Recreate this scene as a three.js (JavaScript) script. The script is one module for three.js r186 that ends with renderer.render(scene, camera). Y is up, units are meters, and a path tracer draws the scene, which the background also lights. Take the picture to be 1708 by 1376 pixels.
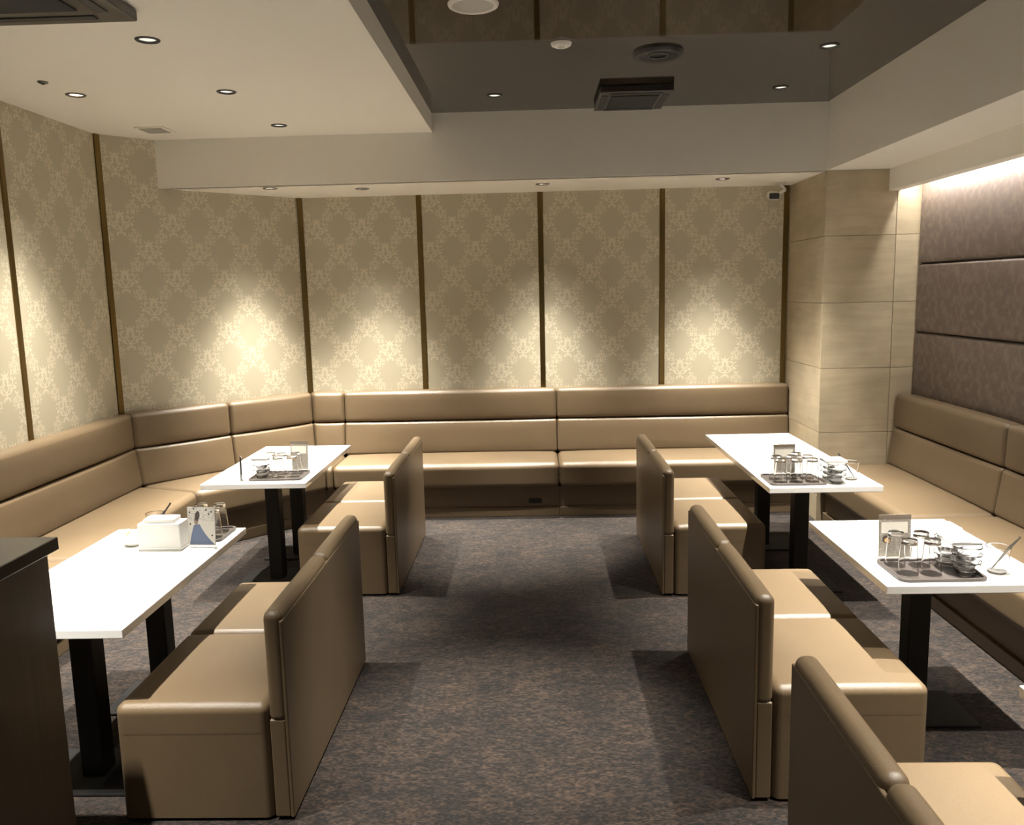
import * as THREE from 'three';
import { RoundedBoxGeometry } from 'three/addons/geometries/RoundedBoxGeometry.js';
import { mergeGeometries } from 'three/addons/utils/BufferGeometryUtils.js';
import { RectAreaLightUniformsLib } from 'three/addons/lights/RectAreaLightUniformsLib.js';

// ---------------------------------------------------------------- camera, exposure, large lights
const scene = new THREE.Scene();
scene.background = new THREE.Color(0x000000);
const camera = new THREE.PerspectiveCamera(2 * Math.atan(688 / 1380.57) * 180 / Math.PI, 1708 / 1376, 0.05, 60);
camera.matrixAutoUpdate = true;
{
  const right = new THREE.Vector3(0.99941, -0.02313, -0.02528), up = new THREE.Vector3(0.01955, 0.98903, -0.14590);
  right.normalize();
  const back = new THREE.Vector3().crossVectors(right, up).normalize();
  up.crossVectors(back, right).normalize();
  camera.quaternion.setFromRotationMatrix(new THREE.Matrix4().makeBasis(right, up, back));
  camera.position.set(0, 1.75, 0);
}
const renderer = new THREE.WebGLRenderer({ antialias: true });
renderer.toneMapping = THREE.LinearToneMapping;
renderer.toneMappingExposure = 1.45;
renderer.shadowMap.enabled = true;
RectAreaLightUniformsLib.init();

const WARM = new THREE.Color().setRGB(1.0, 0.95, 0.855);
// intensities (candela) and half beam angles of the kinds of downlight in the room
const BEAM = {       // [candela, half angle, softness] of the core of the beam and of its spill
  table: [[56, 0.48, 1.0], [3, 0.74, 0.6]],
  aisle: [[78, 0.33, 1.0], [2, 0.74, 0.6]],
  wall: [[34, 0.53, 1.0], [7, 0.70, 1.0]],
};
const coveLight = new THREE.RectAreaLight(new THREE.Color().setRGB(1.0, 0.95, 0.88), 100, 7.2, 0.03);   // behind the cove lip, aimed at the padded wall
coveLight.position.set(2.606, 2.44, -2.43);
coveLight.lookAt(2.606 + 0.6, 2.44 - 0.8, -2.43);
scene.add(coveLight);

// ---------------------------------------------------------------- helpers
const taken = {};
function numbered(name) {
  if (!(name in taken)) { taken[name] = 0; return name; }
  taken[name]++;
  return name + '_' + String(taken[name]).padStart(3, '0');
}
function obj(name, geo, mat, parent, label) {
  const m = new THREE.Mesh(geo, mat);
  m.name = parent ? name : numbered(name);
  m.castShadow = m.receiveShadow = true;
  (parent || scene).add(m);
  if (label) m.userData.label = label;
  return m;
}
function thing(name, label, category, pos = [0, 0, 0], turn = 0, group) {
  const o = new THREE.Group();
  o.name = numbered(name);
  o.position.set(...pos); o.rotation.y = turn;
  o.userData = { label, category };
  if (group) o.userData.group = group;
  scene.add(o);
  return o;
}
function tag(o, label, category, group) {
  o.userData.label = label; o.userData.category = category;
  if (group) o.userData.group = group;
  return o;
}
function struct(o, label) { o.userData.kind = 'structure'; if (label) o.userData.label = label; return o; }
function structGroup(name, label) {
  const g = new THREE.Group(); g.name = numbered(name); scene.add(g);
  return struct(g, label);
}
function dup(root, pos, turn, label, group) {
  const r = root.clone(); r.name = numbered(root.name.replace(/_\d{3}$/, '')); scene.add(r);
  r.position.set(...pos); if (turn !== undefined) r.rotation.y = turn;
  r.userData = { ...root.userData };
  if (label) r.userData.label = label;
  if (group) r.userData.group = group;
  return r;
}
let seed = 7;
function rnd() { seed = (seed * 1664525 + 1013904223) >>> 0; return seed / 4294967296; }
const lerp = (a, b, t) => a + (b - a) * t;
const rgb = (r, g, b) => new THREE.Color().setRGB(r, g, b);

// uv in metres from the main direction of each face
function boxUV(geo) {
  const g = geo.index ? geo.toNonIndexed() : geo;
  const p = g.attributes.position, uv = new Float32Array(p.count * 2);
  const a = new THREE.Vector3(), b = new THREE.Vector3(), c = new THREE.Vector3(), n = new THREE.Vector3();
  for (let i = 0; i < p.count; i += 3) {
    a.fromBufferAttribute(p, i); b.fromBufferAttribute(p, i + 1); c.fromBufferAttribute(p, i + 2);
    n.crossVectors(b.clone().sub(a), c.clone().sub(a));
    const ax = Math.abs(n.x), ay = Math.abs(n.y), az = Math.abs(n.z);
    [a, b, c].forEach((v, k) => {
      const [u, w] = ay >= ax && ay >= az ? [v.x, v.z] : ax >= az ? [v.z, v.y] : [v.x, v.y];
      uv[(i + k) * 2] = u; uv[(i + k) * 2 + 1] = w;
    });
  }
  g.setAttribute('uv', new THREE.BufferAttribute(uv, 2));
  return g;
}
function box(x0, x1, y0, y1, z0, z1) {
  const g = new THREE.BoxGeometry(x1 - x0, y1 - y0, z1 - z0);
  g.translate((x0 + x1) / 2, (y0 + y1) / 2, (z0 + z1) / 2);
  return boxUV(g);
}
function rbox(x0, x1, y0, y1, z0, z1, r = 0.004, s = 2) {
  const g = new RoundedBoxGeometry(x1 - x0, y1 - y0, z1 - z0, s, r);
  g.translate((x0 + x1) / 2, (y0 + y1) / 2, (z0 + z1) / 2);
  return boxUV(g);
}
function cyl(r0, r1, h, seg, x = 0, y = 0, z = 0) {
  const g = new THREE.CylinderGeometry(r0, r1, h, seg);
  g.translate(x, y, z);
  return g;
}
function lathe(points, seg = 32) { return new THREE.LatheGeometry(points.map(p => new THREE.Vector2(p[0], p[1])), seg); }
function plain(geo) { const g = geo.index ? geo.toNonIndexed() : geo; for (const k of Object.keys(g.attributes)) if (!['position', 'normal', 'uv'].includes(k)) g.deleteAttribute(k); return g; }
function merge(list) { return mergeGeometries(list.map(plain)); }
function bar(a, b, r0, r1 = r0, seg = 10) {
  const A = new THREE.Vector3(...a), B = new THREE.Vector3(...b), d = B.clone().sub(A), l = d.length();
  const g = new THREE.CylinderGeometry(r1, r0, l, seg);
  g.applyQuaternion(new THREE.Quaternion().setFromUnitVectors(new THREE.Vector3(0, 1, 0), d.normalize()));
  g.translate((A.x + B.x) / 2, (A.y + B.y) / 2, (A.z + B.z) / 2);
  return g;
}
// horizontal plate cut from an outline in (x, z), with round or square holes, from y0 up to y1
function plate(outline, y0, y1, holes = []) {
  const s = new THREE.Shape(outline.map(p => new THREE.Vector2(p[0], p[1])));
  for (const h of holes) {
    const q = new THREE.Path();
    if (h.length === 3) q.absarc(h[0], h[1], h[2], 0, Math.PI * 2, true);
    else { q.moveTo(h[0], h[2]); q.lineTo(h[0], h[3]); q.lineTo(h[1], h[3]); q.lineTo(h[1], h[2]); q.closePath(); }
    s.holes.push(q);
  }
  const g = new THREE.ExtrudeGeometry(s, { depth: y1 - y0, bevelEnabled: false, curveSegments: 20 });
  g.rotateX(Math.PI / 2); g.translate(0, y1, 0);
  return boxUV(g);
}
// soft block: every edge rounded by r, faces subdivided; bulge pushes the middle of a face outwards; map bends it afterwards
function soft(w, h, d, r, opt = {}) {
  const { k = 4, m = 8, top = 0, front = 0, back = 0, side = 0, map } = opt;
  const axis = (len) => {
    const out = [], R = Math.min(r, len / 2 - 1e-4);
    for (let i = 0; i < k; i++) out.push({ c: -1, t: i / k });
    for (let i = 0; i <= m; i++) out.push({ c: 0, t: i / m, R });
    for (let i = 1; i <= k; i++) out.push({ c: 1, t: i / k });
    return out;
  };
  const hx = w / 2, hy = h / 2, hz = d / 2;
  const cube = (len, e) => {          // position on the sharp block for one grid step
    const H = len / 2, R = Math.min(r, H - 1e-4);
    if (e.c === -1) return -H + R * (1 - Math.tan((1 - e.t) * Math.PI / 4));
    if (e.c === 1) return H - R + R * Math.tan(e.t * Math.PI / 4);
    return lerp(-H + R, H - R, e.t);
  };
  const pos = [], uv = [], idx = [], key = new Map(), same = [];
  const place = (x, y, z) => {
    const R = Math.min(r, hx - 1e-4, hy - 1e-4, hz - 1e-4);
    const ix = Math.max(-hx + R, Math.min(hx - R, x)), iy = Math.max(-hy + R, Math.min(hy - R, y)), iz = Math.max(-hz + R, Math.min(hz - R, z));
    const v = new THREE.Vector3(x - ix, y - iy, z - iz), l = v.length();
    if (l > 0) v.multiplyScalar(R / l);
    v.add(new THREE.Vector3(ix, iy, iz));
    const u1 = 1 - (v.x / hx) ** 4, u2 = 1 - (v.y / hy) ** 4, u3 = 1 - (v.z / hz) ** 4;
    const o = v.clone();
    if (top) o.y += top * u1 * u3 * Math.max(0, v.y / hy);
    if (front) o.z += front * u1 * u2 * Math.max(0, v.z / hz);
    if (back) o.z -= back * u1 * u2 * Math.max(0, -v.z / hz);
    if (side) o.x += side * u2 * u3 * (v.x / hx);
    return map ? map(o, hx, hy, hz) : o;
  };
  const face = (A, B, lenA, lenB, at, uvOf) => {
    const ga = axis(lenA), gb = axis(lenB), base = pos.length / 3;
    for (const a of ga) for (const b of gb) {
      const ca = cube(lenA, a), cb = cube(lenB, b), [x, y, z] = at(ca, cb), o = place(x, y, z);
      pos.push(o.x, o.y, o.z); uv.push(...uvOf(ca, cb));
      const kk = Math.round(o.x * 2e4) + ',' + Math.round(o.y * 2e4) + ',' + Math.round(o.z * 2e4);
      if (!key.has(kk)) key.set(kk, key.size);
      same.push(key.get(kk));
    }
    const nb = gb.length;
    for (let i = 0; i < ga.length - 1; i++) for (let j = 0; j < nb - 1; j++) {
      const p = base + i * nb + j;
      idx.push(p, p + nb, p + nb + 1, p, p + nb + 1, p + 1);
    }
  };
  face(0, 0, w, h, (a, b) => [a, b, hz], (a, b) => [a, b]);
  face(0, 0, w, h, (a, b) => [-a, b, -hz], (a, b) => [a, b]);
  face(0, 0, d, h, (a, b) => [hx, b, -a], (a, b) => [a, b]);
  face(0, 0, d, h, (a, b) => [-hx, b, a], (a, b) => [a, b]);
  face(0, 0, w, d, (a, b) => [a, hy, -b], (a, b) => [a, b]);
  face(0, 0, w, d, (a, b) => [a, -hy, b], (a, b) => [a, b]);
  const sum = new Float64Array(key.size * 3), nrm = new Float32Array(pos.length);
  const a = new THREE.Vector3(), b = new THREE.Vector3(), c = new THREE.Vector3();
  for (let i = 0; i < idx.length; i += 3) {
    a.fromArray(pos, idx[i] * 3); b.fromArray(pos, idx[i + 1] * 3); c.fromArray(pos, idx[i + 2] * 3);
    b.sub(a); c.sub(a); b.cross(c);
    for (let q = 0; q < 3; q++) { const s = same[idx[i + q]] * 3; sum[s] += b.x; sum[s + 1] += b.y; sum[s + 2] += b.z; }
  }
  for (let i = 0; i < same.length; i++) { a.fromArray(sum, same[i] * 3).normalize(); a.toArray(nrm, i * 3); }
  const g = new THREE.BufferGeometry();
  g.setAttribute('position', new THREE.BufferAttribute(new Float32Array(pos), 3));
  g.setAttribute('normal', new THREE.BufferAttribute(nrm, 3));
  g.setAttribute('uv', new THREE.BufferAttribute(new Float32Array(uv), 2));
  g.setIndex(idx);
  return g;
}

// ---------------------------------------------------------------- textures
function hash(x, y, s) { let h = (x * 374761393 + y * 668265263 + s * 974634777) | 0; h = Math.imul(h ^ (h >>> 13), 1274126177); h ^= h >>> 16; return (h >>> 0) / 4294967296; }
function vnoise(x, y, px, py, s) {
  const xi = Math.floor(x), yi = Math.floor(y), fx = x - xi, fy = y - yi;
  const w = (t) => t * t * (3 - 2 * t), m = (v, p) => ((v % p) + p) % p;
  const x0 = m(xi, px), x1 = m(xi + 1, px), y0 = m(yi, py), y1 = m(yi + 1, py);
  return lerp(lerp(hash(x0, y0, s), hash(x1, y0, s), w(fx)), lerp(hash(x0, y1, s), hash(x1, y1, s), w(fx)), w(fy));
}
function fbm(u, v, fx, fy, oct, s) { let a = 0, k = 0.5, t = 0; for (let i = 0; i < oct; i++) { a += k * vnoise(u * fx, v * fy, fx, fy, s + i); t += k; fx *= 2; fy *= 2; k *= 0.55; } return a / t; }
function tex(w, h, fn, metresX, metresY, srgb = true) {
  const d = new Uint8Array(w * h * 4);
  for (let y = 0; y < h; y++) for (let x = 0; x < w; x++) {
    const c = fn(x / w, y / h, x, y), i = (y * w + x) * 4;
    d[i] = Math.max(0, Math.min(255, c[0])); d[i + 1] = Math.max(0, Math.min(255, c[1])); d[i + 2] = Math.max(0, Math.min(255, c[2])); d[i + 3] = 255;
  }
  const t = new THREE.DataTexture(d, w, h);
  t.wrapS = t.wrapT = THREE.RepeatWrapping; t.magFilter = THREE.LinearFilter; t.minFilter = THREE.LinearMipmapLinearFilter;
  t.generateMipmaps = true;
  if (srgb) t.colorSpace = THREE.SRGBColorSpace;
  t.repeat.set(1 / metresX, 1 / metresY);
  t.needsUpdate = true;
  return t;
}
const grey = (v) => [v, v, v];
// leather grain: small rounded cells
const leatherBump = tex(256, 256, (u, v) => {
  let best = 9; const n = 40, cx = Math.floor(u * n), cy = Math.floor(v * n);
  for (let i = -1; i <= 1; i++) for (let j = -1; j <= 1; j++) {
    const gx = ((cx + i) % n + n) % n, gy = ((cy + j) % n + n) % n;
    best = Math.min(best, Math.hypot(cx + i + hash(gx, gy, 3) - u * n, cy + j + hash(gx, gy, 4) - v * n));
  }
  return grey(255 * (1 - Math.min(1, best) ** 2 * 0.9));
}, 0.09, 0.09, false);
const leatherTone = (r, g, b) => tex(256, 256, (u, v) => { const k = 1 + 0.07 * (fbm(u, v, 5, 5, 4, 21) - 0.5); return [r * k, g * k, b * k]; }, 0.8, 0.8);
// carpet: mottled brown pile, stretched across the aisle
const carpetTex = tex(1024, 1024, (u, v) => {
  const a = fbm(u, v, 9, 12, 4, 31), b = fbm(u, v, 70, 150, 3, 41), c = fbm(u, v, 190, 330, 1, 51), e = fbm(u, v, 24, 34, 2, 61);
  let k = 0.40 + 0.45 * (a - 0.5) + 0.85 * (b - 0.5) + 0.9 * (c - 0.5) + 0.3 * (e - 0.5);
  k = Math.max(0.03, Math.min(1, k));
  const warm = 3 * (e - 0.5);
  return [13 + 48 * k + warm, 9 + 40 * k, 7 + 33 * k - warm];
}, 1.9, 1.9);
const carpetBump = tex(512, 512, (u, v) => grey(255 * (0.6 * fbm(u, v, 150, 200, 2, 71) + 0.4 * fbm(u, v, 40, 60, 2, 81))), 0.9, 0.9, false);
// stone cladding: fine level veins
const stoneTex = tex(512, 512, (u, v) => {
  const warp = fbm(u, v, 2, 3, 2, 91) * 0.04;
  const a = fbm(u, v + warp, 3, 38, 4, 101), b = fbm(u, v, 6, 9, 4, 111);
  const k = 1 + 0.12 * (a - 0.5) + 0.14 * (b - 0.5);
  return [168 * k, 154 * k, 129 * k];
}, 0.95, 0.95);
// damask wallpaper
function damaskCanvas(ground, figure, dim) {
  const c = document.createElement('canvas'); c.width = 740; c.height = 800;
  const g = c.getContext('2d');
  g.fillStyle = ground; g.fillRect(0, 0, 740, 800);
  g.strokeStyle = figure; g.fillStyle = figure; g.lineCap = 'round'; g.lineJoin = 'round';
  const scroll = (x, y, r, a0, turns, w, flip) => {
    g.lineWidth = w * 1.4; g.beginPath();
    for (let i = 0; i <= 40; i++) {
      const t = i / 40, a = a0 + t * turns * Math.PI * 2, rr = r * (1 - 0.78 * t), px = x + flip * rr * Math.cos(a), py = y + rr * Math.sin(a);
      i ? g.lineTo(px, py) : g.moveTo(px, py);
    }
    g.stroke();
  };
  const leaf = (x, y, len, wid, ang) => {
    g.save(); g.translate(x, y); g.rotate(ang);
    wid *= 1.35; len *= 1.1; g.beginPath(); g.moveTo(0, 0); g.quadraticCurveTo(wid, -len * 0.45, 0, -len); g.quadraticCurveTo(-wid, -len * 0.45, 0, 0); g.fill(); g.restore();
  };
  const curve = (x0, y0, x1, y1, x2, y2, x3, y3, w) => { g.lineWidth = w * 1.4; g.beginPath(); g.moveTo(x0, y0); g.bezierCurveTo(x1, y1, x2, y2, x3, y3); g.stroke(); };
  const motif = (ox, oy, sx = 1, sy = 1) => {
    g.save(); g.translate(ox, oy); g.scale(sx, sy);
    leaf(0, -40, 78, 30, 0);
    for (const s of [-1, 1]) {
      leaf(s * 8, -48, 70, 24, s * 0.5); leaf(s * 12, -34, 60, 22, s * 1.0); leaf(s * 12, -22, 46, 20, s * 1.6);
      curve(0, 120, s * 20, 70, s * 60, 60, s * 58, 8, 13); scroll(s * 34, 6, 25, 0, 0.85, 11, s);
      curve(s * 58, 20, s * 110, 40, s * 150, 0, s * 128, -58, 12); scroll(s * 104, -58, 25, 0, 0.9, 10, s);
      curve(s * 8, 118, s * 60, 130, s * 100, 100, s * 118, 62, 11); scroll(s * 92, 66, 24, 0, -0.85, 10, s);
      leaf(s * 120, 30, 58, 22, s * 1.9); leaf(s * 150, -30, 46, 18, s * 0.9); leaf(s * 60, 70, 42, 18, s * 2.5);
      leaf(s * 126, 66, 60, 20, s * 1.35); leaf(s * 100, -86, 50, 18, s * 0.35); leaf(s * 40, -96, 40, 14, s * 0.8);
      curve(0, 160, s * 30, 150, s * 50, 165, s * 62, 190, 9); scroll(s * 44, 190, 18, 0, 0.8, 8, s);
      leaf(s * 10, 152, 44, 16, s * 2.2); leaf(s * 150, 90, 40, 14, s * 2.4); leaf(s * 166, 10, 34, 14, s * 1.5);
    }
    leaf(0, 126, 60, 22, Math.PI); g.beginPath(); g.arc(0, 128, 12, 0, 7); g.fill(); g.beginPath(); g.arc(0, -132, 9, 0, 7); g.fill();
    g.restore();
  };
  for (const dx of [-740, 0, 740]) for (const dy of [-800, 0, 800]) { motif(185 + dx, 200 + dy); motif(555 + dx, 600 + dy); for (const [x, y] of [[0, 30], [0, 430], [370, 30], [370, 430]]) motif(x + dx, y + dy, 0.5, -0.62); }
  // threads of the weave
  g.globalAlpha = 0.5; g.fillStyle = dim;
  for (let i = 0; i < 9000; i++) g.fillRect(rnd() * 740, rnd() * 800, 1 + rnd() * 5, 1.2);
  g.globalAlpha = 1;
  const t = new THREE.CanvasTexture(c);
  t.wrapS = t.wrapT = THREE.RepeatWrapping; t.colorSpace = THREE.SRGBColorSpace; t.repeat.set(1 / 0.37, 1 / 0.40);
  return t;
}
const damaskTex = damaskCanvas('#aaa18b', '#c3baa3', '#a0977f');
// brown upholstery fabric with a broken, crackled figure
const crackle = (u, v) => { const a = fbm(u, v, 18, 16, 4, 131), b = Math.abs(fbm(u, v, 26, 30, 3, 141) - 0.5) * 2; return Math.max(0, Math.min(1, (a - 0.45) * 3.2 + 0.25 * (1 - b * 3))); };
const brownTex = tex(512, 512, (u, v) => { const k = crackle(u, v), n = fbm(u, v, 120, 120, 1, 151) - 0.5; return [88 + 12 * k + 10 * n, 76 + 11 * k + 10 * n, 68 + 10 * k + 10 * n]; }, 0.62, 0.62);
const brownRough = tex(512, 512, (u, v) => grey(140 - 38 * crackle(u, v)), 0.62, 0.62, false);
const woodTex = tex(256, 512, (u, v) => { const k = fbm(u, v, 30, 2, 4, 161); return [70 + 16 * k, 58 + 14 * k, 44 + 12 * k]; }, 0.5, 1.2);

// ---------------------------------------------------------------- materials
const std = (o) => new THREE.MeshStandardMaterial(o), phy = (o) => new THREE.MeshPhysicalMaterial(o);
const M = {
  whitePaint: std({ color: rgb(0.80, 0.77, 0.70), roughness: 0.85 }),
  gloss: phy({ color: rgb(0.017, 0.011, 0.007), roughness: 0.04, ior: 1.5, specularIntensity: 0.6, specularColor: rgb(1, 0.86, 0.72) }),
  paper: std({ map: damaskTex, roughness: 0.55 }),
  plainWall: std({ color: rgb(0.30, 0.26, 0.19), roughness: 0.8 }),
  brass: std({ color: rgb(0.17, 0.115, 0.04), metalness: 1, roughness: 0.38 }),
  stone: std({ map: stoneTex, roughness: 0.5 }),
  stoneAlt: std({ map: stoneTex, color: rgb(0.95, 0.94, 0.92), roughness: 0.5 }),
  grout: std({ color: rgb(0.20, 0.17, 0.12), roughness: 0.9 }),
  carpet: std({ map: carpetTex, bumpMap: carpetBump, bumpScale: 0.006, roughness: 1 }),
  brownPad: phy({ map: brownTex, roughnessMap: brownRough, roughness: 1, sheen: 0.3, sheenRoughness: 0.5, sheenColor: rgb(0.5, 0.42, 0.36) }),
  leather: phy({ map: leatherTone(103, 87, 66), bumpMap: leatherBump, bumpScale: 0.0005, roughness: 0.39 }),
  tableTop: phy({ color: rgb(0.80, 0.79, 0.76), roughness: 0.2, ior: 1.5, clearcoat: 1, clearcoatRoughness: 0.03 }),
  tableEdge: std({ color: rgb(0.62, 0.60, 0.56), roughness: 0.35 }),
  black: std({ color: rgb(0.009, 0.008, 0.007), roughness: 0.55 }),
  blackMatt: std({ color: rgb(0.010, 0.009, 0.008), roughness: 0.85 }),
  darkPlastic: std({ color: rgb(0.022, 0.018, 0.015), roughness: 0.4 }),
  brownTrim: std({ color: rgb(0.035, 0.028, 0.022), roughness: 0.35 }),
  counterTop: phy({ color: rgb(0.012, 0.010, 0.008), roughness: 0.3 }),
  counterBody: std({ map: woodTex, roughness: 0.5 }),
  whitePlastic: std({ color: rgb(0.72, 0.70, 0.66), roughness: 0.4 }),
  paperWhite: std({ color: rgb(0.82, 0.81, 0.78), roughness: 0.8 }),
  ivory: std({ color: rgb(0.66, 0.62, 0.52), roughness: 0.5 }),
  tray: phy({ color: rgb(0.055, 0.045, 0.04), roughness: 0.4 }),
  glass: phy({ color: 0xffffff, roughness: 0.0, transmission: 1, thickness: 0.004, ior: 1.5 }),
  acrylic: phy({ color: 0xffffff, roughness: 0.02, transmission: 1, thickness: 0, ior: 1.45 }),
  steel: std({ color: rgb(0.55, 0.54, 0.52), metalness: 1, roughness: 0.25 }),
  porcelain: phy({ color: rgb(0.82, 0.81, 0.78), roughness: 0.2 }),
  wrapper: std({ color: rgb(0.68, 0.45, 0.24), roughness: 0.45 }),
  lens: std({ color: rgb(0.6, 0.6, 0.6), roughness: 0.5, emissive: rgb(1, 0.95, 0.85), emissiveIntensity: 3.0 }),
  lensDim: std({ color: rgb(0.5, 0.5, 0.5), roughness: 0.5, emissive: rgb(1, 0.93, 0.8), emissiveIntensity: 0.9 }),
  led: std({ color: rgb(0.5, 0.5, 0.5), roughness: 0.5, emissive: rgb(1, 0.92, 0.82), emissiveIntensity: 2.5 }),
  grille: std({ color: rgb(0.36, 0.34, 0.30), roughness: 0.7 }),
};

// ---------------------------------------------------------------- room shell
const XL = -2.96, XR = 2.744, ZB = -6.87, ZF = -6.05, ZN = 1.5;      // left wall, right wall, back wall, soffit front, wall behind the camera
const YW = 2.87, YD = 3.0, YS = 2.535;                                // white ceiling, dark ceiling, soffit underside
const XE = -0.69, XS = 2.075, XBOX = 2.512, XLIP = 2.592;             // edge of white ceiling, side soffit, cove box
const C1 = [XL, -5.755], C2 = [-1.895, ZB];                           // ends of the diagonal wall

struct(obj('floor', box(XL - 0.1, XR + 0.2, -0.1, 0, ZB - 0.1, ZN + 0.1), M.carpet), 'mottled dark brown carpet');
struct(obj('wall_left', box(XL - 0.1, XL, 0, YD + 0.15, C1[1], ZN + 0.1), M.paper), 'beige damask wallpaper on the long side wall');
struct(obj('wall_back', box(C2[0], XR + 0.2, 0, YD + 0.15, ZB - 0.1, ZB), M.paper), 'beige damask wallpaper on the end wall');
{
  const dx = C2[0] - C1[0], dz = C2[1] - C1[1], len = Math.hypot(dx, dz);
  const w = obj('wall_diagonal', box(-len / 2 - 0.02, len / 2 + 0.02, 0, YD + 0.15, -0.1, 0), M.paper);
  w.position.set((C1[0] + C2[0]) / 2, 0, (C1[1] + C2[1]) / 2);
  w.rotation.y = Math.atan2(-dz, dx);
  struct(w, 'beige damask wallpaper on the slanting corner wall');
}
struct(obj('wall_front', box(XL - 0.1, XR + 0.2, 0, YD + 0.15, ZN, ZN + 0.1), M.plainWall));
// wall with padded bands
{
  const w = structGroup('wall_right', 'brown padded wall panels in three level bands');
  obj('wall_core', box(XR + 0.03, XR + 0.2, 0, YD + 0.15, ZB, ZN), M.grout, w);
  const bands = [[0.90, 1.389], [1.397, 1.871], [1.879, 2.54]];
  for (const [y0, y1] of bands) {
    const len = ZN - 0.02 - (ZF + 0.012), g = soft(len, y1 - y0, 0.05, 0.022, { m: 14, front: 0.016 });
    const b = obj('padded_band', g, M.brownPad, w);
    b.rotation.y = -Math.PI / 2; b.position.set(XR + 0.012, (y0 + y1) / 2, (ZN - 0.02 + ZF + 0.012) / 2);
  }
}
// stone-clad pillar
{
  const w = structGroup('wall_pillar', 'pillar clad in beige stone tiles');
  obj('pillar_core', box(XS + 0.014, XR + 0.03, 0, YS + 0.1, ZB, ZF - 0.014), M.grout, w);
  const rows = [0, 0.195, 0.667, 1.139, 1.611, 2.083, YS];
  for (let i = 0; i < rows.length - 1; i++) {
    const y0 = rows[i] + 0.0015, y1 = rows[i + 1] - 0.0015;
    const alt = i % 2 ? M.stone : M.stoneAlt, alt2 = i % 2 ? M.stoneAlt : M.stone;
    const off = (g, k) => { const uv = g.attributes.uv; for (let q = 0; q < uv.count; q++) uv.setXY(q, uv.getX(q) + k * 0.37, uv.getY(q) + k * 0.13); return g; };
    obj('tile', off(rbox(XS, 2.5735, y0, y1, ZF - 0.013, ZF, 0.0015, 1), i), alt, w);
    obj('tile', off(rbox(2.5765, XR + 0.02, y0, y1, ZF - 0.013, ZF, 0.0015, 1), i + 7), alt2, w);
    obj('tile', off(rbox(XS, XS + 0.013, y0, y1, ZB + 0.002, ZF - 0.015, 0.0015, 1), i + 13), alt2, w);
  }
}
// lamp places: [x, z]
const tableLampsL = [[-1.66, -5.655], [-1.665, -4.72], [-1.66, -3.767], [-1.66, -2.00], [-1.66, -0.92]];
const tableLampsR = [[1.611, -5.594], [1.60, -4.681], [1.60, -3.77], [1.60, -2.86], [1.60, -1.95], [1.60, -1.04]];
const aisleLamps = [[-0.225, -5.578], [-0.2, -3.05], [-0.2, -0.9]];
const washL = [[-2.489, -4.688], [-2.489, -3.3], [-2.489, -1.9]];
const washB = [[-1.914, -6.20], [-1.266, -6.36], [0.085, -6.37], [1.416, -6.35]];
const HOLE = 0.046;
{
  const hole = (a) => a.map(p => [p[0], p[1], HOLE]);
  const part = (geo, mat, label) => struct(obj('ceiling', geo, mat), label);
  part(plate([[XL - 0.05, ZN + 0.05], [XE, ZN + 0.05], [XE, ZF + 0.001], [-2.68, ZF + 0.001], [XL - 0.05, C1[1]]], YW, YD + 0.1, [...hole(tableLampsL), ...hole(washL)]), M.whitePaint, 'white ceiling over the tables by the wallpapered wall');
  part(plate([[XE, ZN + 0.05], [XS, ZN + 0.05], [XS, ZF], [XE, ZF]], YD, YD + 0.1, [...hole(tableLampsR), ...hole(aisleLamps)]), M.gloss, 'glossy dark brown ceiling panel');
  part(plate([[-2.71, ZF - 0.02], [XS + 0.01, ZF - 0.02], [XS + 0.01, ZB - 0.02], [C2[0] - 0.02, ZB - 0.02]], YS, YS + 0.08, hole(washB)), M.whitePaint, 'underside of the white soffit along the end wall');
  part(box(-2.70, XS, YS, YD + 0.1, ZF - 0.06, ZF), M.whitePaint, 'upright face of the soffit along the end wall');
  part(box(XS + 0.001, XR + 0.04, YS, YD + 0.1, ZF - 0.001, ZN + 0.05), M.whitePaint, 'white soffit along the padded wall');
  part(rbox(XBOX, XLIP, YS - 0.15, YS + 0.01, ZF + 0.001, ZN, 0.004, 1), M.whitePaint, 'white lip hiding the cove light over the padded wall');
}
// brass strips between the wallpaper panels
{
  let n = 0;
  const strip = (x, z, turn, y0, y1) => {
    n++;
    const s = obj('trim_' + n, rbox(-0.0215, 0.0215, y0, y1, -0.004, 0.010, 0.003, 2), M.brass);
    s.position.set(x, 0, z); s.rotation.y = turn;
    struct(s, 'narrow brass strip on the wallpaper');
  };
  for (const x of [-0.915, 0.07, 1.053, 2.045]) strip(x, ZB, 0, 0.90, YS);
  strip(C2[0] + 0.01, ZB + 0.012, Math.PI / 8, 0.90, YS);
  strip(C1[0] + 0.012, C1[1] - 0.004, 3 * Math.PI / 8, 0.90, YW);
  for (const z of [-4.703, -3.65, -2.6, -1.55]) strip(XL, z, Math.PI / 2, 0.90, YW);
}

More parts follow.
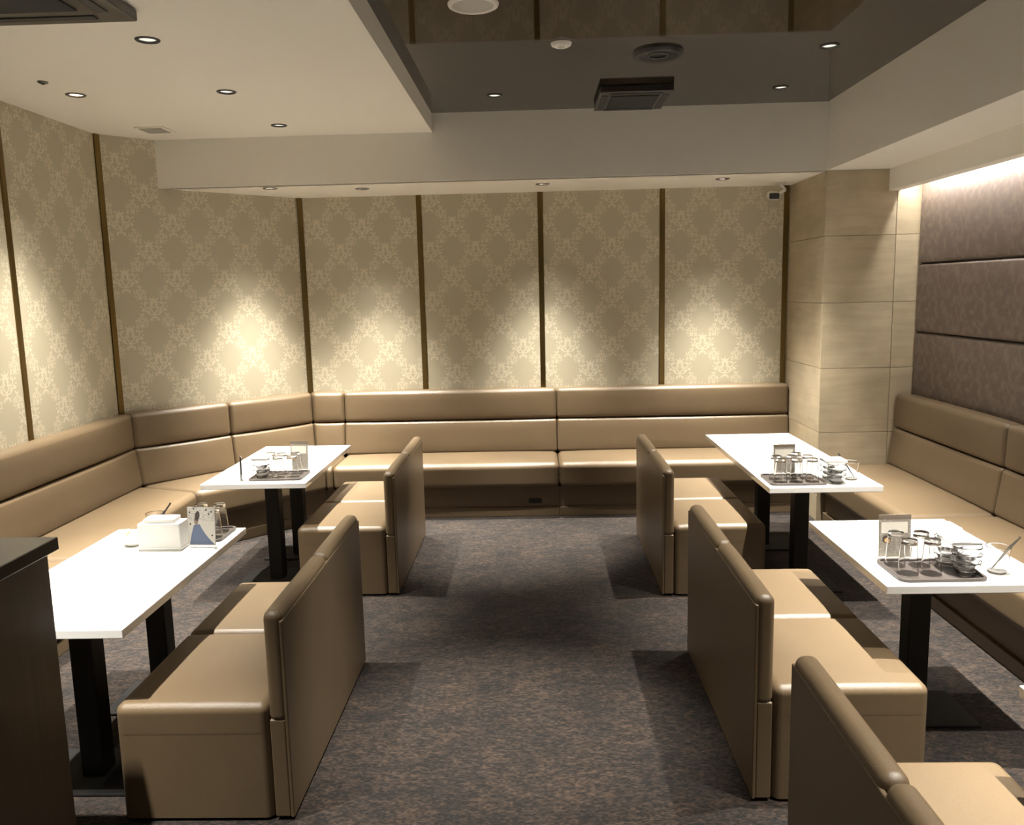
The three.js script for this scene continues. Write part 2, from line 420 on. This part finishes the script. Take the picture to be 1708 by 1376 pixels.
// ---------------------------------------------------------------- ceiling fittings
function downlight(x, y, z, kind, label, group, name = 'downlight') {
  const t = thing(name, label, 'ceiling light', [x, y, z], 0, group);
  const deep = kind === 'wall';
  obj('trim_ring', lathe([[0.036, 0.004], [0.037, -0.003], [0.043, -0.006], [0.050, -0.005], [0.053, -0.001], [0.053, 0.0], [0.0455, 0.0], [0.0455, 0.004]], 40), deep ? M.brownTrim : M.black, t, 'dark round trim ring');
  const dep = deep ? 0.045 : 0.014;
  obj('baffle', lathe([[0.036, 0.003], [0.034, dep + 0.03], [0.0, dep + 0.032], [0.0, dep + 0.036], [0.045, dep + 0.036], [0.0455, 0.003]], 32), deep ? M.brownTrim : M.whitePlastic, t);
  const lens = new THREE.SphereGeometry(0.030, 24, 8, 0, Math.PI * 2, 0, Math.PI / 2);
  lens.scale(1, -0.45, 1); lens.translate(0, dep + 0.016, 0);
  obj('lens', lens, deep ? M.lensDim : M.lens, t, 'glowing lens');
  for (const [cd, angle, pen] of BEAM[kind]) {
    const s = new THREE.SpotLight(WARM, cd, 0, angle, pen, 2);
    s.position.set(0, dep + 0.006, 0); s.target.position.set(0, -1, 0); s.castShadow = true; s.shadow.radius = 1;
    s.shadow.mapSize.set(1024, 1024); s.shadow.camera.near = 0.08;
    t.add(s); t.add(s.target);
  }
  return t;
}
const ORD = ['first', 'second', 'third', 'fourth', 'fifth', 'sixth'];
tableLampsL.forEach(([x, z], i) => downlight(x, YW, z, 'table', `dark-ringed downlight in the white ceiling, ${ORD[i]} of its row from the soffit`, 'downlights in the white ceiling'));
tableLampsR.forEach(([x, z], i) => downlight(x, YD, z, 'table', `small downlight in the dark ceiling by the side soffit, ${ORD[i]} from the end wall`, 'downlights over the padded wall tables'));
aisleLamps.forEach(([x, z], i) => downlight(x, YD, z, 'aisle', `small downlight in the dark ceiling above the aisle, ${ORD[i]} from the end wall`, 'downlights over the aisle'));
washL.forEach(([x, z], i) => downlight(x, YW, z, 'wall', `deep dark downlight close to the wallpapered side wall, ${ORD[i]} from the slanting wall`, 'wall lights in the white ceiling'));
const washLabels = ['deep recessed wall light in the soffit before the slanting wall', 'deep recessed wall light in the soffit, second from the slanting wall', 'deep recessed wall light in the soffit before a brass strip, third from the slanting wall', 'deep recessed wall light in the soffit beside the security camera'];
washB.forEach(([x, z], i) => downlight(x, YS, z, 'wall', washLabels[i], 'wall lights in the soffit'));

tag(obj('light_strip', rbox(XLIP, XLIP + 0.009, 2.425, 2.455, ZF + 0.03, 1.2, 0.002, 1), M.led), 'glowing light strip hidden behind the cove lip over the padded wall', 'light strip');

{ // round white ceiling speaker
  const t = thing('ceiling_speaker', 'round white-rimmed grey ceiling speaker in the dark ceiling', 'speaker', [-0.239, YD, -3.85]);
  obj('rim', lathe([[0.088, -0.002], [0.090, -0.010], [0.100, -0.014], [0.110, -0.009], [0.113, 0.0]], 48), M.whitePlastic, t);
  obj('grille', lathe([[0.0001, -0.0085], [0.05, -0.008], [0.0905, -0.006]], 40), M.grille, t, 'grey perforated grille');
}
{ // smoke detector
  const t = thing('smoke_detector', 'small white ring-shaped detector in the dark ceiling', 'detector', [0.168, YD, -4.478]);
  obj('housing', lathe([[0.020, -0.018], [0.034, -0.020], [0.050, -0.012], [0.054, 0.0]], 36), M.whitePlastic, t);
  obj('sensor', lathe([[0.0001, -0.026], [0.014, -0.025], [0.021, -0.016]], 24), M.grille, t, 'grey sensor centre');
}
{ // black dome fitting
  const t = thing('round_ceiling_fixture', 'large round black fixture hanging just below the dark ceiling', 'ceiling fixture', [0.698, YD, -4.72]);
  obj('rim', lathe([[0.105, -0.016], [0.118, -0.022], [0.132, -0.018], [0.138, 0.0]], 48), M.black, t);
  obj('dish', lathe([[0.0001, -0.006], [0.06, -0.008], [0.106, -0.017]], 40), M.blackMatt, t);
  obj('collar', lathe([[0.045, -0.014], [0.05, -0.018], [0.056, -0.014], [0.056, -0.006]], 32), M.darkPlastic, t);
}
function cassette(t, w, d, drop, frame, louvreMat) {
  obj('panel', merge([rbox(-w / 2, w / 2, -drop, 0, -d / 2, d / 2, 0.008, 2)]), frame, t);
  obj('intake_grille', rbox(-w * 0.33, w * 0.33, -drop - 0.007, -drop + 0.004, -d * 0.33, d * 0.33, 0.004, 1), louvreMat, t);
  for (const s of [-1, 1]) {
    obj('louvre', rbox(-w * 0.36, w * 0.36, -drop - 0.005, -drop + 0.004, s * d * 0.42 - 0.02, s * d * 0.42 + 0.02, 0.003, 1), M.black, t);
    obj('louvre', rbox(s * w * 0.42 - 0.02, s * w * 0.42 + 0.02, -drop - 0.005, -drop + 0.004, -d * 0.36, d * 0.36, 0.003, 1), M.black, t);
  }
}
cassette(thing('ceiling_vent', 'square black vent panel in the dark ceiling beside the soffit', 'vent', [0.67, YD, -5.665]), 0.46, 0.53, 0.045, M.darkPlastic, M.blackMatt);
cassette(thing('air_conditioner', 'dark brown air conditioner cassette set in the white ceiling', 'air conditioner', [-1.985, YW, -2.93]), 0.92, 0.92, 0.045, M.brownTrim, M.blackMatt);
{
  const t = thing('ceiling_vent', 'small pale square vent in the white ceiling near the slanting wall', 'vent', [-2.50, YW, -5.68]);
  obj('frame', rbox(-0.10, 0.10, -0.008, 0, -0.10, 0.10, 0.003, 1), M.whitePaint, t);
  for (let i = 0; i < 5; i++) obj('slat', rbox(-0.075, 0.075, -0.013, -0.007, -0.068 + i * 0.034, -0.05 + i * 0.034, 0.002, 1), M.grille, t);
}
{
  const t = thing('ceiling_sensor', 'tiny dark sensor dot in the white ceiling near the side wall', 'sensor', [-2.50, YW, -4.397]);
  obj('housing', lathe([[0.012, -0.010], [0.022, -0.008], [0.027, 0.0]], 24), M.brownTrim, t);
  obj('eye', lathe([[0.0001, -0.016], [0.008, -0.014], [0.0125, -0.009]], 20), M.black, t);
}
{ // security camera
  const t = thing('security_camera', 'small white security camera with a black lens face under the soffit', 'camera', [1.945, YS, -6.70]);
  obj('mount_plate', cyl(0.038, 0.040, 0.016, 24, 0, -0.008, 0), M.whitePlastic, t);
  obj('arm', merge([bar([0, -0.012, 0], [0.035, -0.055, 0.01], 0.011), bar([0.035, -0.055, 0.01], [-0.02, -0.085, 0.02], 0.012)]), M.whitePlastic, t);
  const body = soft(0.088, 0.062, 0.13, 0.024, { m: 3 });
  const b = obj('housing', body, M.whitePlastic, t); b.position.set(-0.062, -0.098, 0.03); b.rotation.set(0.18, -0.15, 0);
  const f = obj('lens_window', soft(0.074, 0.046, 0.02, 0.009, { m: 2 }), M.black, b, 'black glass front'); f.position.set(0, 0, 0.060);
}

// ---------------------------------------------------------------- built-in benches
// a station on the wall line: base point, unit of depth into the room
function benchCushion(S0, S1, d0, d1, y0, y1, r, opt = {}) {
  const P = (S, d) => [S.p[0] + S.n[0] * d, S.p[1] + S.n[1] * d];
  const dm = (d0 + d1) / 2, a = P(S0, dm), b = P(S1, dm), len = Math.hypot(b[0] - a[0], b[1] - a[1]);
  const lean = opt.lean || 0, gap = 0.0012;
  return soft(len, y1 - y0, d1 - d0, r, {
    m: opt.m || 10, k: 5, top: opt.top || 0, front: opt.front || 0,
    map: (v, hx, hy, hz) => {
      const u = lerp(gap / len, 1 - gap / len, (v.x / hx + 1) / 2), y = v.y + (y0 + y1) / 2;
      let d = v.z + dm + lean * (0.5 - v.y / hy / 2) * (v.z > 0 ? 1 : 0);
      const q0 = P(S0, d), q1 = P(S1, d);
      return new THREE.Vector3(lerp(q0[0], q1[0], u), y, lerp(q0[1], q1[1], u));
    },
  });
}
function corner(p, n0, n1) {            // mitre at a wall corner
  const s = [n0[0] + n1[0], n0[1] + n1[1]], k = 2 / (s[0] * s[0] + s[1] * s[1]);
  return { p, n: [s[0] * k, s[1] * k] };
}
function benchUnit(name, label, group, S0, S1, seatD, baseD, opt = {}) {
  const t = thing(name, label, 'bench', [0, 0, 0], 0, group);
  if (opt.backs !== false) for (const [A, B] of opt.backs || [[S0, S1]]) {
    obj('lower_back_cushion', benchCushion(A, B, 0.004, 0.125, 0.432, 0.700, 0.022, { front: 0.012, lean: 0.035 }), M.leather, t);
    obj('upper_back_cushion', benchCushion(A, B, 0.004, 0.115, 0.701, 0.950, 0.030, { front: 0.012, lean: 0.006, top: 0.006 }), M.leather, t);
  }
  obj('seat_cushion', benchCushion(S0, S1, 0.05, seatD, 0.235, 0.432, 0.042, { top: 0.010, front: 0.006 }), M.leather, t);
  obj('base_panel', benchCushion(S0, S1, 0.01, baseD - 0.02, 0.002, 0.236, 0.003, { m: 2 }), M.leather, t);
  obj('plinth', benchCushion(S0, S1, 0.1, baseD, 0.0, 0.072, 0.004, { m: 2 }), M.leather, t);
  return t;
}
{
  const nL = [1, 0], nB = [0, 1];
  const dx = C2[0] - C1[0], dz = C2[1] - C1[1], l = Math.hypot(dx, dz), nD = [-dz / l, dx / l];
  const K1 = corner(C1, nL, nD), K2 = corner(C2, nD, nB);
  const left = (z) => ({ p: [XL, z], n: nL }), back = (x) => ({ p: [x, ZB], n: nB }), right = (z) => ({ p: [XR - 0.012, z], n: [-1, 0] });
  const mid = { p: [(C1[0] + C2[0]) / 2, (C1[1] + C2[1]) / 2], n: nD };
  benchUnit('wall_bench', 'bronze leatherette wall bench along the side wall beside the dark counter', 'built-in wall benches', left(-2.5), left(-4.06), 0.62, 0.57);
  benchUnit('wall_bench', 'bronze leatherette wall bench along the side wall next to the slanting corner', 'built-in wall benches', left(-4.06), K1, 0.62, 0.57);
  benchUnit('wall_bench', 'bronze leatherette corner bench on the slanting wall with two back cushions', 'built-in wall benches', K1, K2, 0.62, 0.57, { backs: [[K1, mid], [mid, K2]] });
  benchUnit('wall_bench', 'narrow bronze leatherette filler bench between slanting wall and long bench', 'built-in wall benches', K2, back(-1.585), 0.62, 0.57);
  const mb = benchUnit('wall_bench', 'long bronze leatherette bench under the end wall with a socket in its base', 'built-in wall benches', back(-1.585), back(0.175), 0.62, 0.57);
  const so = obj('socket', rbox(-0.065, 0.035, 0.100, 0.138, ZB + 0.548, ZB + 0.556, 0.003, 1), M.black, mb, 'dark power socket');
  benchUnit('wall_bench', 'long bronze leatherette bench under the end wall touching the stone pillar', 'built-in wall benches', back(0.175), back(XS - 0.004), 0.62, 0.57);
  benchUnit('wall_bench', 'bronze leatherette bench under the padded wall touching the stone pillar', 'built-in wall benches', right(ZF + 0.006), right(-4.615), 0.66, 0.615);
  benchUnit('wall_bench', 'bronze leatherette bench under the padded wall behind the short white table', 'built-in wall benches', right(-4.615), right(-3.18), 0.66, 0.615);
  benchUnit('wall_bench', 'bronze leatherette bench under the padded wall, third along from the stone pillar', 'built-in wall benches', right(-3.18), right(-1.75), 0.66, 0.615);
}

// ---------------------------------------------------------------- free-standing two-seat sofas (local: back along +z at x = 0, seat towards +x)
function makeSofa(label, pos, turn) {
  const t = thing('two_seat_sofa', label, 'sofa', pos, turn, 'two-seat sofas along the aisle');
  const L = 1.2, th = 0.068, D = 0.585;
  obj('back_panel', rbox(0, 0.012, 0.012, 0.706, -L / 2, L / 2, 0.004, 2), M.leather, t);
  for (const s of [-1, 1]) {
    const g = soft(th - 0.004, 0.385, 0.599, 0.026, { m: 8, top: 0.004, side: 0.002 });
    const c = obj('back_cushion', g, M.leather, t); c.position.set(0.0035 + (th - 0.004) / 2, 0.3625 + 0.1925 - 0.012, s * 0.300);
    obj('back_base', rbox(0.0125, th - 0.003, 0.012, 0.362, s * 0.30 - 0.297, s * 0.30 + 0.297, 0.006, 2), M.leather, t);
    const a = (D - th) / 2 - 0.0004, e = 0.2992, r = 0.029, sh = new THREE.Shape();     // upright block with rounded corners in plan
    sh.moveTo(-a + r, -e); sh.absarc(a - r, -e + r, r, -Math.PI / 2, 0); sh.absarc(a - r, e - r, r, 0, Math.PI / 2); sh.absarc(-a + r, e - r, r, Math.PI / 2, Math.PI); sh.absarc(-a + r, -e + r, r, Math.PI, Math.PI * 1.5);
    const base = new THREE.ExtrudeGeometry(sh, { depth: 0.333, bevelEnabled: false, curveSegments: 8 }); base.rotateX(-Math.PI / 2);
    const b = obj('seat_base', boxUV(base), M.leather, t); b.position.set(th + (D - th) / 2 + 0.001, 0.012, s * 0.300);
    const cu = soft(D - th - 0.0005, 0.130, 0.599, 0.030, { m: 12, k: 5, top: 0.008 });
    const q = obj('seat_cushion', cu, M.leather, t); q.position.set(th + (D - th) / 2 + 0.001, 0.351, s * 0.300);
  }
  for (const [x, z] of [[0.06, 0.5], [0.06, -0.5], [0.5, 0.5], [0.5, -0.5]]) obj('foot', cyl(0.022, 0.022, 0.014, 16, x, 0.007, z), M.black, t);
  return t;
}
makeSofa('beige leatherette two-seat sofa, first along from the stone pillar, at the long table', [0.705, 0, -5.155], 0);
makeSofa('beige leatherette two-seat sofa, second along from the stone pillar, at the short table', [0.713, 0, -3.226], 0);
makeSofa('beige leatherette two-seat sofa, third along from the stone pillar', [0.70, 0, -1.60], 0);
makeSofa('beige leatherette two-seat sofa facing the table by the slanting corner bench', [-0.815, 0, -5.22], Math.PI);
makeSofa('beige leatherette two-seat sofa facing the table with the tissue box', [-0.836, 0, -3.14], Math.PI);

// ---------------------------------------------------------------- tables
const TY = 0.69;
function makeTable(label, x0, x1, z0, z1, legs) {
  const t = thing('dining_table', label, 'table', [(x0 + x1) / 2, 0, (z0 + z1) / 2], 0, 'white tables with black pedestals');
  const w = (x1 - x0) / 2, d = (z1 - z0) / 2, cx = 0;
  obj('tabletop', rbox(-w, w, TY - 0.031, TY, -d, d, 0.003, 2), M.tableTop, t, 'glossy white tabletop');
  for (const z of legs) {
    const k = z - (z0 + z1) / 2;
    const leg = obj('leg', rbox(cx - 0.042, cx + 0.042, 0.010, TY - 0.031, k - 0.042, k + 0.042, 0.004, 1), M.black, t);
    obj('foot_plate', rbox(cx - 0.21, cx + 0.21, 0, 0.012, k - 0.15, k + 0.15, 0.004, 1), M.blackMatt, leg);
    obj('mounting_plate', rbox(cx - 0.12, cx + 0.12, TY - 0.037, TY - 0.0305, k - 0.12, k + 0.12, 0.002, 1), M.black, leg);
  }
  return t;
}
makeTable('white glossy table with the tissue box, beside the dark counter', -1.958, -1.356, -3.70, -2.525, [-2.83, -3.40]);
makeTable('white glossy table in front of the slanting corner bench', -1.934, -1.322, -5.775, -4.595, [-4.95, -5.45]);
makeTable('long white glossy table beside the stone pillar', 1.226, 1.822, -5.93, -4.295, [-4.72, -5.50]);
makeTable('short white glossy table with the glass of tongs on it', 1.226, 1.826, -3.665, -2.828, [-3.245]);
makeTable('white glossy table, third along from the stone pillar, left bare', 1.262, 1.862, -2.09, -1.10, [-1.6]);

// ---------------------------------------------------------------- counter
{
  const t = thing('counter', 'dark wooden counter with a black glossy top at the aisle end', 'counter', [0, 0, 0]);
  obj('body', rbox(-2.9, -1.462, 0.0, 1.012, -2.345, -1.0, 0.004, 1), M.counterBody, t);
  obj('worktop', rbox(-2.93, -1.44, 1.012, 1.052, -2.37, -0.97, 0.004, 2), M.counterTop, t, 'black glossy worktop');
}

// ---------------------------------------------------------------- things on the tables
const gGlass = lathe([[0.0001, 0.0], [0.026, 0.0], [0.0275, 0.0015], [0.0360, 0.127], [0.0365, 0.130], [0.0350, 0.130], [0.0345, 0.127], [0.0268, 0.019], [0.024, 0.0165], [0.0001, 0.0160]], 36);
gGlass.rotateX(Math.PI); gGlass.translate(0, 0.130, 0);      // stands on its rim
const BH = 0.054, BSTEP = 0.028;      // height of a bowl, rise of each bowl nested in the one below
const gBowl = lathe([[0.0001, 0.0], [0.024, 0.0], [0.028, 0.002], [0.041, 0.022], [0.049, 0.048], [0.0500, BH], [0.0482, BH], [0.0472, 0.048], [0.0392, 0.0232], [0.027, 0.0055], [0.0001, 0.0045]], 40);
const gCup = lathe([[0.0001, 0.0], [0.030, 0.0], [0.032, 0.002], [0.0415, 0.098], [0.042, 0.100], [0.0405, 0.100], [0.040, 0.098], [0.0305, 0.010], [0.028, 0.007], [0.0001, 0.007]], 36);
function tumbler(x, y, z, where, group) {
  const m = obj('tumbler', gGlass, M.glass); m.position.set(x, y, z); m.rotation.y = rnd() * 6;
  return tag(m, 'clear tumbler upside down on ' + where, 'glass', group);
}
function bowlStack(x, y, z, n, label, group) {
  for (let i = 0; i < n; i++) { const m = obj('glass_bowl', gBowl, M.glass); m.position.set(x, y + i * BSTEP, z); m.rotation.y = rnd() * 6; tag(m, `clear glass bowl, ${i === 0 ? 'bottom' : i === n - 1 ? 'top' : ORD[i] + ' from the bottom'} of the ${label}`, 'bowl', group); }
}
function trayAt(label, x0, x1, z0, z1) {
  const t = thing('serving_tray', label, 'tray', [(x0 + x1) / 2, TY, (z0 + z1) / 2], 0, 'brown serving trays');
  const w = x1 - x0, d = z1 - z0;
  const rr = (W, Dp, r) => { const s = new THREE.Shape(); const a = W / 2, b = Dp / 2; s.moveTo(-a + r, -b); s.lineTo(a - r, -b); s.quadraticCurveTo(a, -b, a, -b + r); s.lineTo(a, b - r); s.quadraticCurveTo(a, b, a - r, b); s.lineTo(-a + r, b); s.quadraticCurveTo(-a, b, -a, b - r); s.lineTo(-a, -b + r); s.quadraticCurveTo(-a, -b, -a + r, -b); return s; };
  const up = (g, y) => { g.rotateX(-Math.PI / 2); g.translate(0, y, 0); return g; };
  obj('tray_floor', up(new THREE.ExtrudeGeometry(rr(w - 0.012, d - 0.012, 0.03), { depth: 0.003, bevelEnabled: false }), 0.001), M.tray, t);
  const rim = rr(w, d, 0.034); rim.holes.push(new THREE.Path(rr(w - 0.014, d - 0.014, 0.028).getPoints(8)));
  obj('rim', up(new THREE.ExtrudeGeometry(rim, { depth: 0.008, bevelEnabled: true, bevelThickness: 0.002, bevelSize: 0.002, bevelSegments: 2 }), 0.0022), M.tray, t);
  return t;
}
// printed cards: only the print differs
function printTex(kind) {
  const c = document.createElement('canvas'); c.width = 256; c.height = 340;
  const g = c.getContext('2d');
  g.fillStyle = kind === 0 ? '#d2cec6' : '#8a8378'; g.fillRect(0, 0, 256, 340);
  for (let i = 0; i < 260; i++) { const v = 110 + rnd() * 110; g.fillStyle = `rgb(${v},${v - 4},${v - 10})`; g.fillRect(rnd() * 250, rnd() * (kind === 0 ? 120 : 330), 4 + rnd() * 14, 3); }
  if (kind === 0) {
    g.fillStyle = '#3a3634'; for (const [x, y] of [[20, 46], [200, 60], [226, 40], [226, 250], [24, 150], [180, 24], [60, 14]]) { g.beginPath(); g.arc(x, y, 8, 0, 7); g.fill(); }
    g.fillStyle = '#566480'; g.beginPath(); g.moveTo(58, 160); g.quadraticCurveTo(30, 230, 12, 330); g.lineTo(246, 330); g.quadraticCurveTo(150, 240, 112, 150); g.closePath(); g.fill();
    g.fillStyle = '#8a7468'; g.beginPath(); g.ellipse(80, 120, 20, 38, 0, 0, 7); g.fill();
    g.fillStyle = '#3a3230'; g.beginPath(); g.ellipse(92, 78, 22, 44, 0.2, 0, 7); g.fill();
  } else {
    g.fillStyle = '#6b5f52'; g.fillRect(0, 0, 256, 40);
    g.fillStyle = '#d8d2c6'; g.fillRect(20, 60, 210, 90);
    g.fillStyle = '#463a30'; g.beginPath(); g.arc(60, 200, 32, 0, 7); g.fill();
    g.fillStyle = '#c9a06a'; g.beginPath(); g.arc(64, 208, 18, 0, 7); g.fill();
    for (let y = 180; y < 320; y += 14) { g.fillStyle = '#7d7468'; g.fillRect(110, y, 60 + rnd() * 70, 5); }
  }
  const t = new THREE.CanvasTexture(c); t.colorSpace = THREE.SRGBColorSpace; return t;
}
function cardStand(x, z, w, h, turn, kind, label) {
  const t = thing('menu_card_stand', label, 'menu card', [x, TY, z], turn);
  obj('foot', rbox(-w / 2, w / 2, 0, 0.004, -0.028, 0.028, 0.0015, 1), M.whitePlastic, t, 'clear plastic foot');
  const c = new THREE.BoxGeometry(w - 0.004, h - 0.012, 0.0016);
  const p = std({ map: printTex(kind), roughness: 0.5 });
  const m = obj('printed_card', c, p, t, 'printed card'); m.position.set(0, h / 2 + 0.004, -0.003); m.rotation.x = -0.06;
  const a = obj('sleeve', rbox(-w / 2, w / 2, 0.004, h, -0.0012, 0.0012, 0.0008, 1), M.acrylic, t, 'clear acrylic sleeve'); a.rotation.x = -0.06; a.position.z = 0.0015;
  return t;
}
function coasterPile(x, y, z, w, n, turn, label) {
  const t = thing('coaster_pile', label, 'coasters', [x, y, z], turn);
  for (let i = 0; i < n; i++) { const m = obj('coaster', rbox(-w / 2, w / 2, 0, 0.0032, -w / 2, w / 2, 0.001, 1), M.paperWhite, t); m.position.set((rnd() - 0.5) * 0.003, i * 0.0034, (rnd() - 0.5) * 0.003); m.rotation.y = (rnd() - 0.5) * 0.05; }
  return t;
}
function tongs(x, y, z, dir, label, mat = M.steel) {
  const t = thing('tongs', label, 'tongs', [x, y, z], dir);
  for (const s of [-1, 1]) obj('arm', merge([bar([-0.018, 0.010, s * 0.002], [0.030, 0.085, s * 0.007], 0.0022), bar([0.030, 0.085, s * 0.007], [0.068, 0.135, s * 0.003], 0.003)]), mat, t);
  obj('bend', bar([0.066, 0.133, -0.004], [0.066, 0.133, 0.004], 0.004), mat, t);
  return t;
}
// short table (tray with four tumblers, bowls, coasters; glass with tongs)
{
  const where = 'the tray beside the glass of tongs', gy = TY + 0.0042, g = 'tumblers on the short table';
  trayAt('brown serving tray on the short white table', 1.292, 1.600, -3.098, -2.860);
  for (const [x, z, w] of [[1.350, -2.946, 'the open corner of the tray beside the glass of tongs'], [1.432, -2.942, 'the short table tray, next to the front bowl stack'], [1.343, -3.040, 'the short table tray, right before the menu card edge'], [1.434, -3.035, 'the short table tray, next to the rear bowl stack']]) tumbler(x, gy, z, w, g);
  bowlStack(1.548, gy, -2.925, 3, 'front stack beside the glass of tongs', 'front bowl stack on the short table');
  bowlStack(1.535, gy, -3.032, 3, 'rear stack beside the glass of tongs', 'rear bowl stack on the short table');
  coasterPile(1.545, gy + BH + 2 * BSTEP + 0.0006, -2.975, 0.112, 4, 0.03, 'pile of white square coasters lying on the glass bowls beside the tongs');
  const cup = obj('tumbler', gCup, M.glass); cup.position.set(1.676, TY + 0.0002, -2.955); tag(cup, 'clear upright glass holding steel tongs on the short white table', 'glass');
  tongs(1.676, TY + 0.002, -2.955, -0.25, 'steel and black tongs leaning in the upright glass');
  cardStand(1.378, -3.128, 0.128, 0.175, 0.02, 1, 'grey printed menu card behind the tumblers on the short table');
  const b = thing('tissue_pack', 'flat white tissue pack lying on the short white table', 'tissue pack', [1.742, TY, -3.500], 0.02);
  obj('pack', soft(0.118, 0.020, 0.11, 0.004, { m: 3, top: 0.002 }), M.paperWhite, b).position.y = 0.0105;
  obj('flap', rbox(-0.045, 0.045, 0.0205, 0.0235, -0.02, 0.02, 0.001, 1), M.ivory, b);
}
// long table
{
  const where = 'the tray on the long table', gy = TY + 0.0042, g = 'tumblers on the long table';
  trayAt('dark brown serving tray on the long white table', 1.252, 1.548, -4.590, -4.335);
  for (const x of [1.315, 1.400, 1.485]) for (const z of [-4.405, -4.490]) tumbler(x, gy, z, where, g);
  tumbler(1.445, gy, -4.562, where, g);
  bowlStack(1.602, TY + 0.0004, -4.372, 3, 'front stack on the long table', 'bowl stack on the long table');
  bowlStack(1.600, TY + 0.0004, -4.480, 3, 'rear stack on the long table', 'rear bowl stack on the long table');
  coasterPile(1.602, TY + 0.0005 + BH + 2 * BSTEP + 0.0006, -4.425, 0.112, 4, -0.02, 'pile of white coasters on the glass bowls of the long table');
  const cup = obj('tumbler', gCup, M.glass); cup.position.set(1.712, TY + 0.0002, -4.462); tag(cup, 'clear upright glass holding black tongs on the long white table', 'glass');
  tongs(1.712, TY + 0.002, -4.462, 2.6, 'black tongs standing in the upright glass on the long table', M.black);
  cardStand(1.400, -4.625, 0.125, 0.170, 0.0, 1, 'grey printed menu card behind the tray on the long table');
}
// table by the slanting bench
{
  const where = 'the tray by the slanting corner bench', gy = TY + 0.0042, g = 'tumblers by the slanting bench';
  trayAt('brown serving tray on the table by the slanting corner bench', -1.682, -1.372, -4.900, -4.662);
  for (const [x, z] of [[-1.520, -4.735], [-1.440, -4.745], [-1.520, -4.822], [-1.440, -4.832], [-1.595, -4.845]]) tumbler(x, gy, z, where, g);
  bowlStack(-1.620, gy, -4.738, 3, 'stack by the slanting corner bench', 'bowl stack by the slanting bench');
  coasterPile(-1.620, gy + BH + 2 * BSTEP + 0.0006, -4.742, 0.10, 4, 0.05, 'pile of white coasters on the glass bowls by the slanting corner bench');
  cardStand(-1.450, -4.935, 0.118, 0.185, -0.15, 1, 'grey printed menu card on the table by the slanting corner bench');
  const t = thing('pen_stand', 'slim dark pen standing in a small clear holder by the slanting bench', 'pen stand', [-1.722, TY, -4.672]);
  obj('holder', lathe([[0.0001, 0], [0.017, 0], [0.018, 0.05], [0.0165, 0.05], [0.0155, 0.004], [0.0001, 0.004]], 24), M.glass, t);
  obj('pen', bar([0.002, 0.005, 0], [0.005, 0.138, 0], 0.0055), M.black, t, 'black pen'); obj('pen_cap', bar([0.005, 0.138, 0], [0.0053, 0.148, 0], 0.0045), M.steel, t);
}
// table with the tissue box
{
  const where = 'the tray behind the tissue box', gy = TY + 0.0042, g = 'tumblers behind the tissue box';
  trayAt('brown serving tray behind the tissue box', -1.655, -1.392, -3.690, -3.470);
  for (const [x, z] of [[-1.440, -3.535], [-1.445, -3.625], [-1.530, -3.540], [-1.530, -3.628]]) tumbler(x, gy, z, where, g);
  const t = thing('tissue_box', 'white square tissue box on the table beside the dark counter', 'tissue box', [-1.608, TY, -3.405], 0.0);
  obj('box', rbox(-0.090, 0.090, 0.0, 0.118, -0.045, 0.045, 0.004, 2), M.paperWhite, t);
  obj('tray_base', rbox(-0.093, 0.093, 0.0, 0.012, -0.048, 0.048, 0.003, 1), M.whitePlastic, t);
  const lid = obj('tissues', soft(0.13, 0.018, 0.075, 0.004, { m: 3, top: 0.003 }), M.paperWhite, t); lid.position.set(0.0, 0.1275, 0.0);
  cardStand(-1.440, -3.400, 0.125, 0.178, -0.08, 0, 'white printed card with a blue shape beside the tissue box');
  const bowl = obj('bowl', lathe([[0.0001, 0], [0.028, 0], [0.032, 0.003], [0.045, 0.030], [0.053, 0.052], [0.054, 0.054], [0.051, 0.054], [0.042, 0.032], [0.028, 0.007], [0.0001, 0.006]], 36), M.porcelain);
  bowl.position.set(-1.768, TY + 0.0002, -3.455); tag(bowl, 'small white bowl of wrapped sweets beside the tissue box', 'bowl');
  const spots = [[-0.022, 0.045, 0.006, 0.4], [0.024, 0.047, -0.004, -0.5], [0.0, 0.040, -0.02, 1.3], [-0.006, 0.042, 0.018, 2.1]];
  const gs = merge([soft(0.022, 0.016, 0.016, 0.007, { m: 2, k: 3 }), (() => { const q = new THREE.ConeGeometry(0.010, 0.018, 8, 1); q.rotateZ(Math.PI / 2); q.translate(0.018, 0, 0); return q; })(), (() => { const q = new THREE.ConeGeometry(0.010, 0.018, 8, 1); q.rotateZ(-Math.PI / 2); q.translate(-0.018, 0, 0); return q; })()]);
  spots.forEach(([x, y, z, a], i) => { const s = obj('wrapped_sweet', gs, i % 2 ? M.ivory : M.wrapper); s.position.set(-1.768 + x, TY + y, -3.455 + z); s.rotation.set(0.3, a, i < 2 ? 1.1 : 0.2); tag(s, i % 2 ? 'cream wrapped sweet in the small white bowl' : 'amber wrapped sweet in the small white bowl', 'sweet', 'sweets in the white bowl'); });
  const cup = obj('tumbler', gCup, M.glass); cup.position.set(-1.735, TY + 0.0002, -3.610); tag(cup, 'clear upright glass holding black tongs behind the tissue box', 'glass');
  tongs(-1.735, TY + 0.002, -3.610, 0.5, 'black tongs sticking up behind the tissue box', M.black);
}

renderer.render(scene, camera);
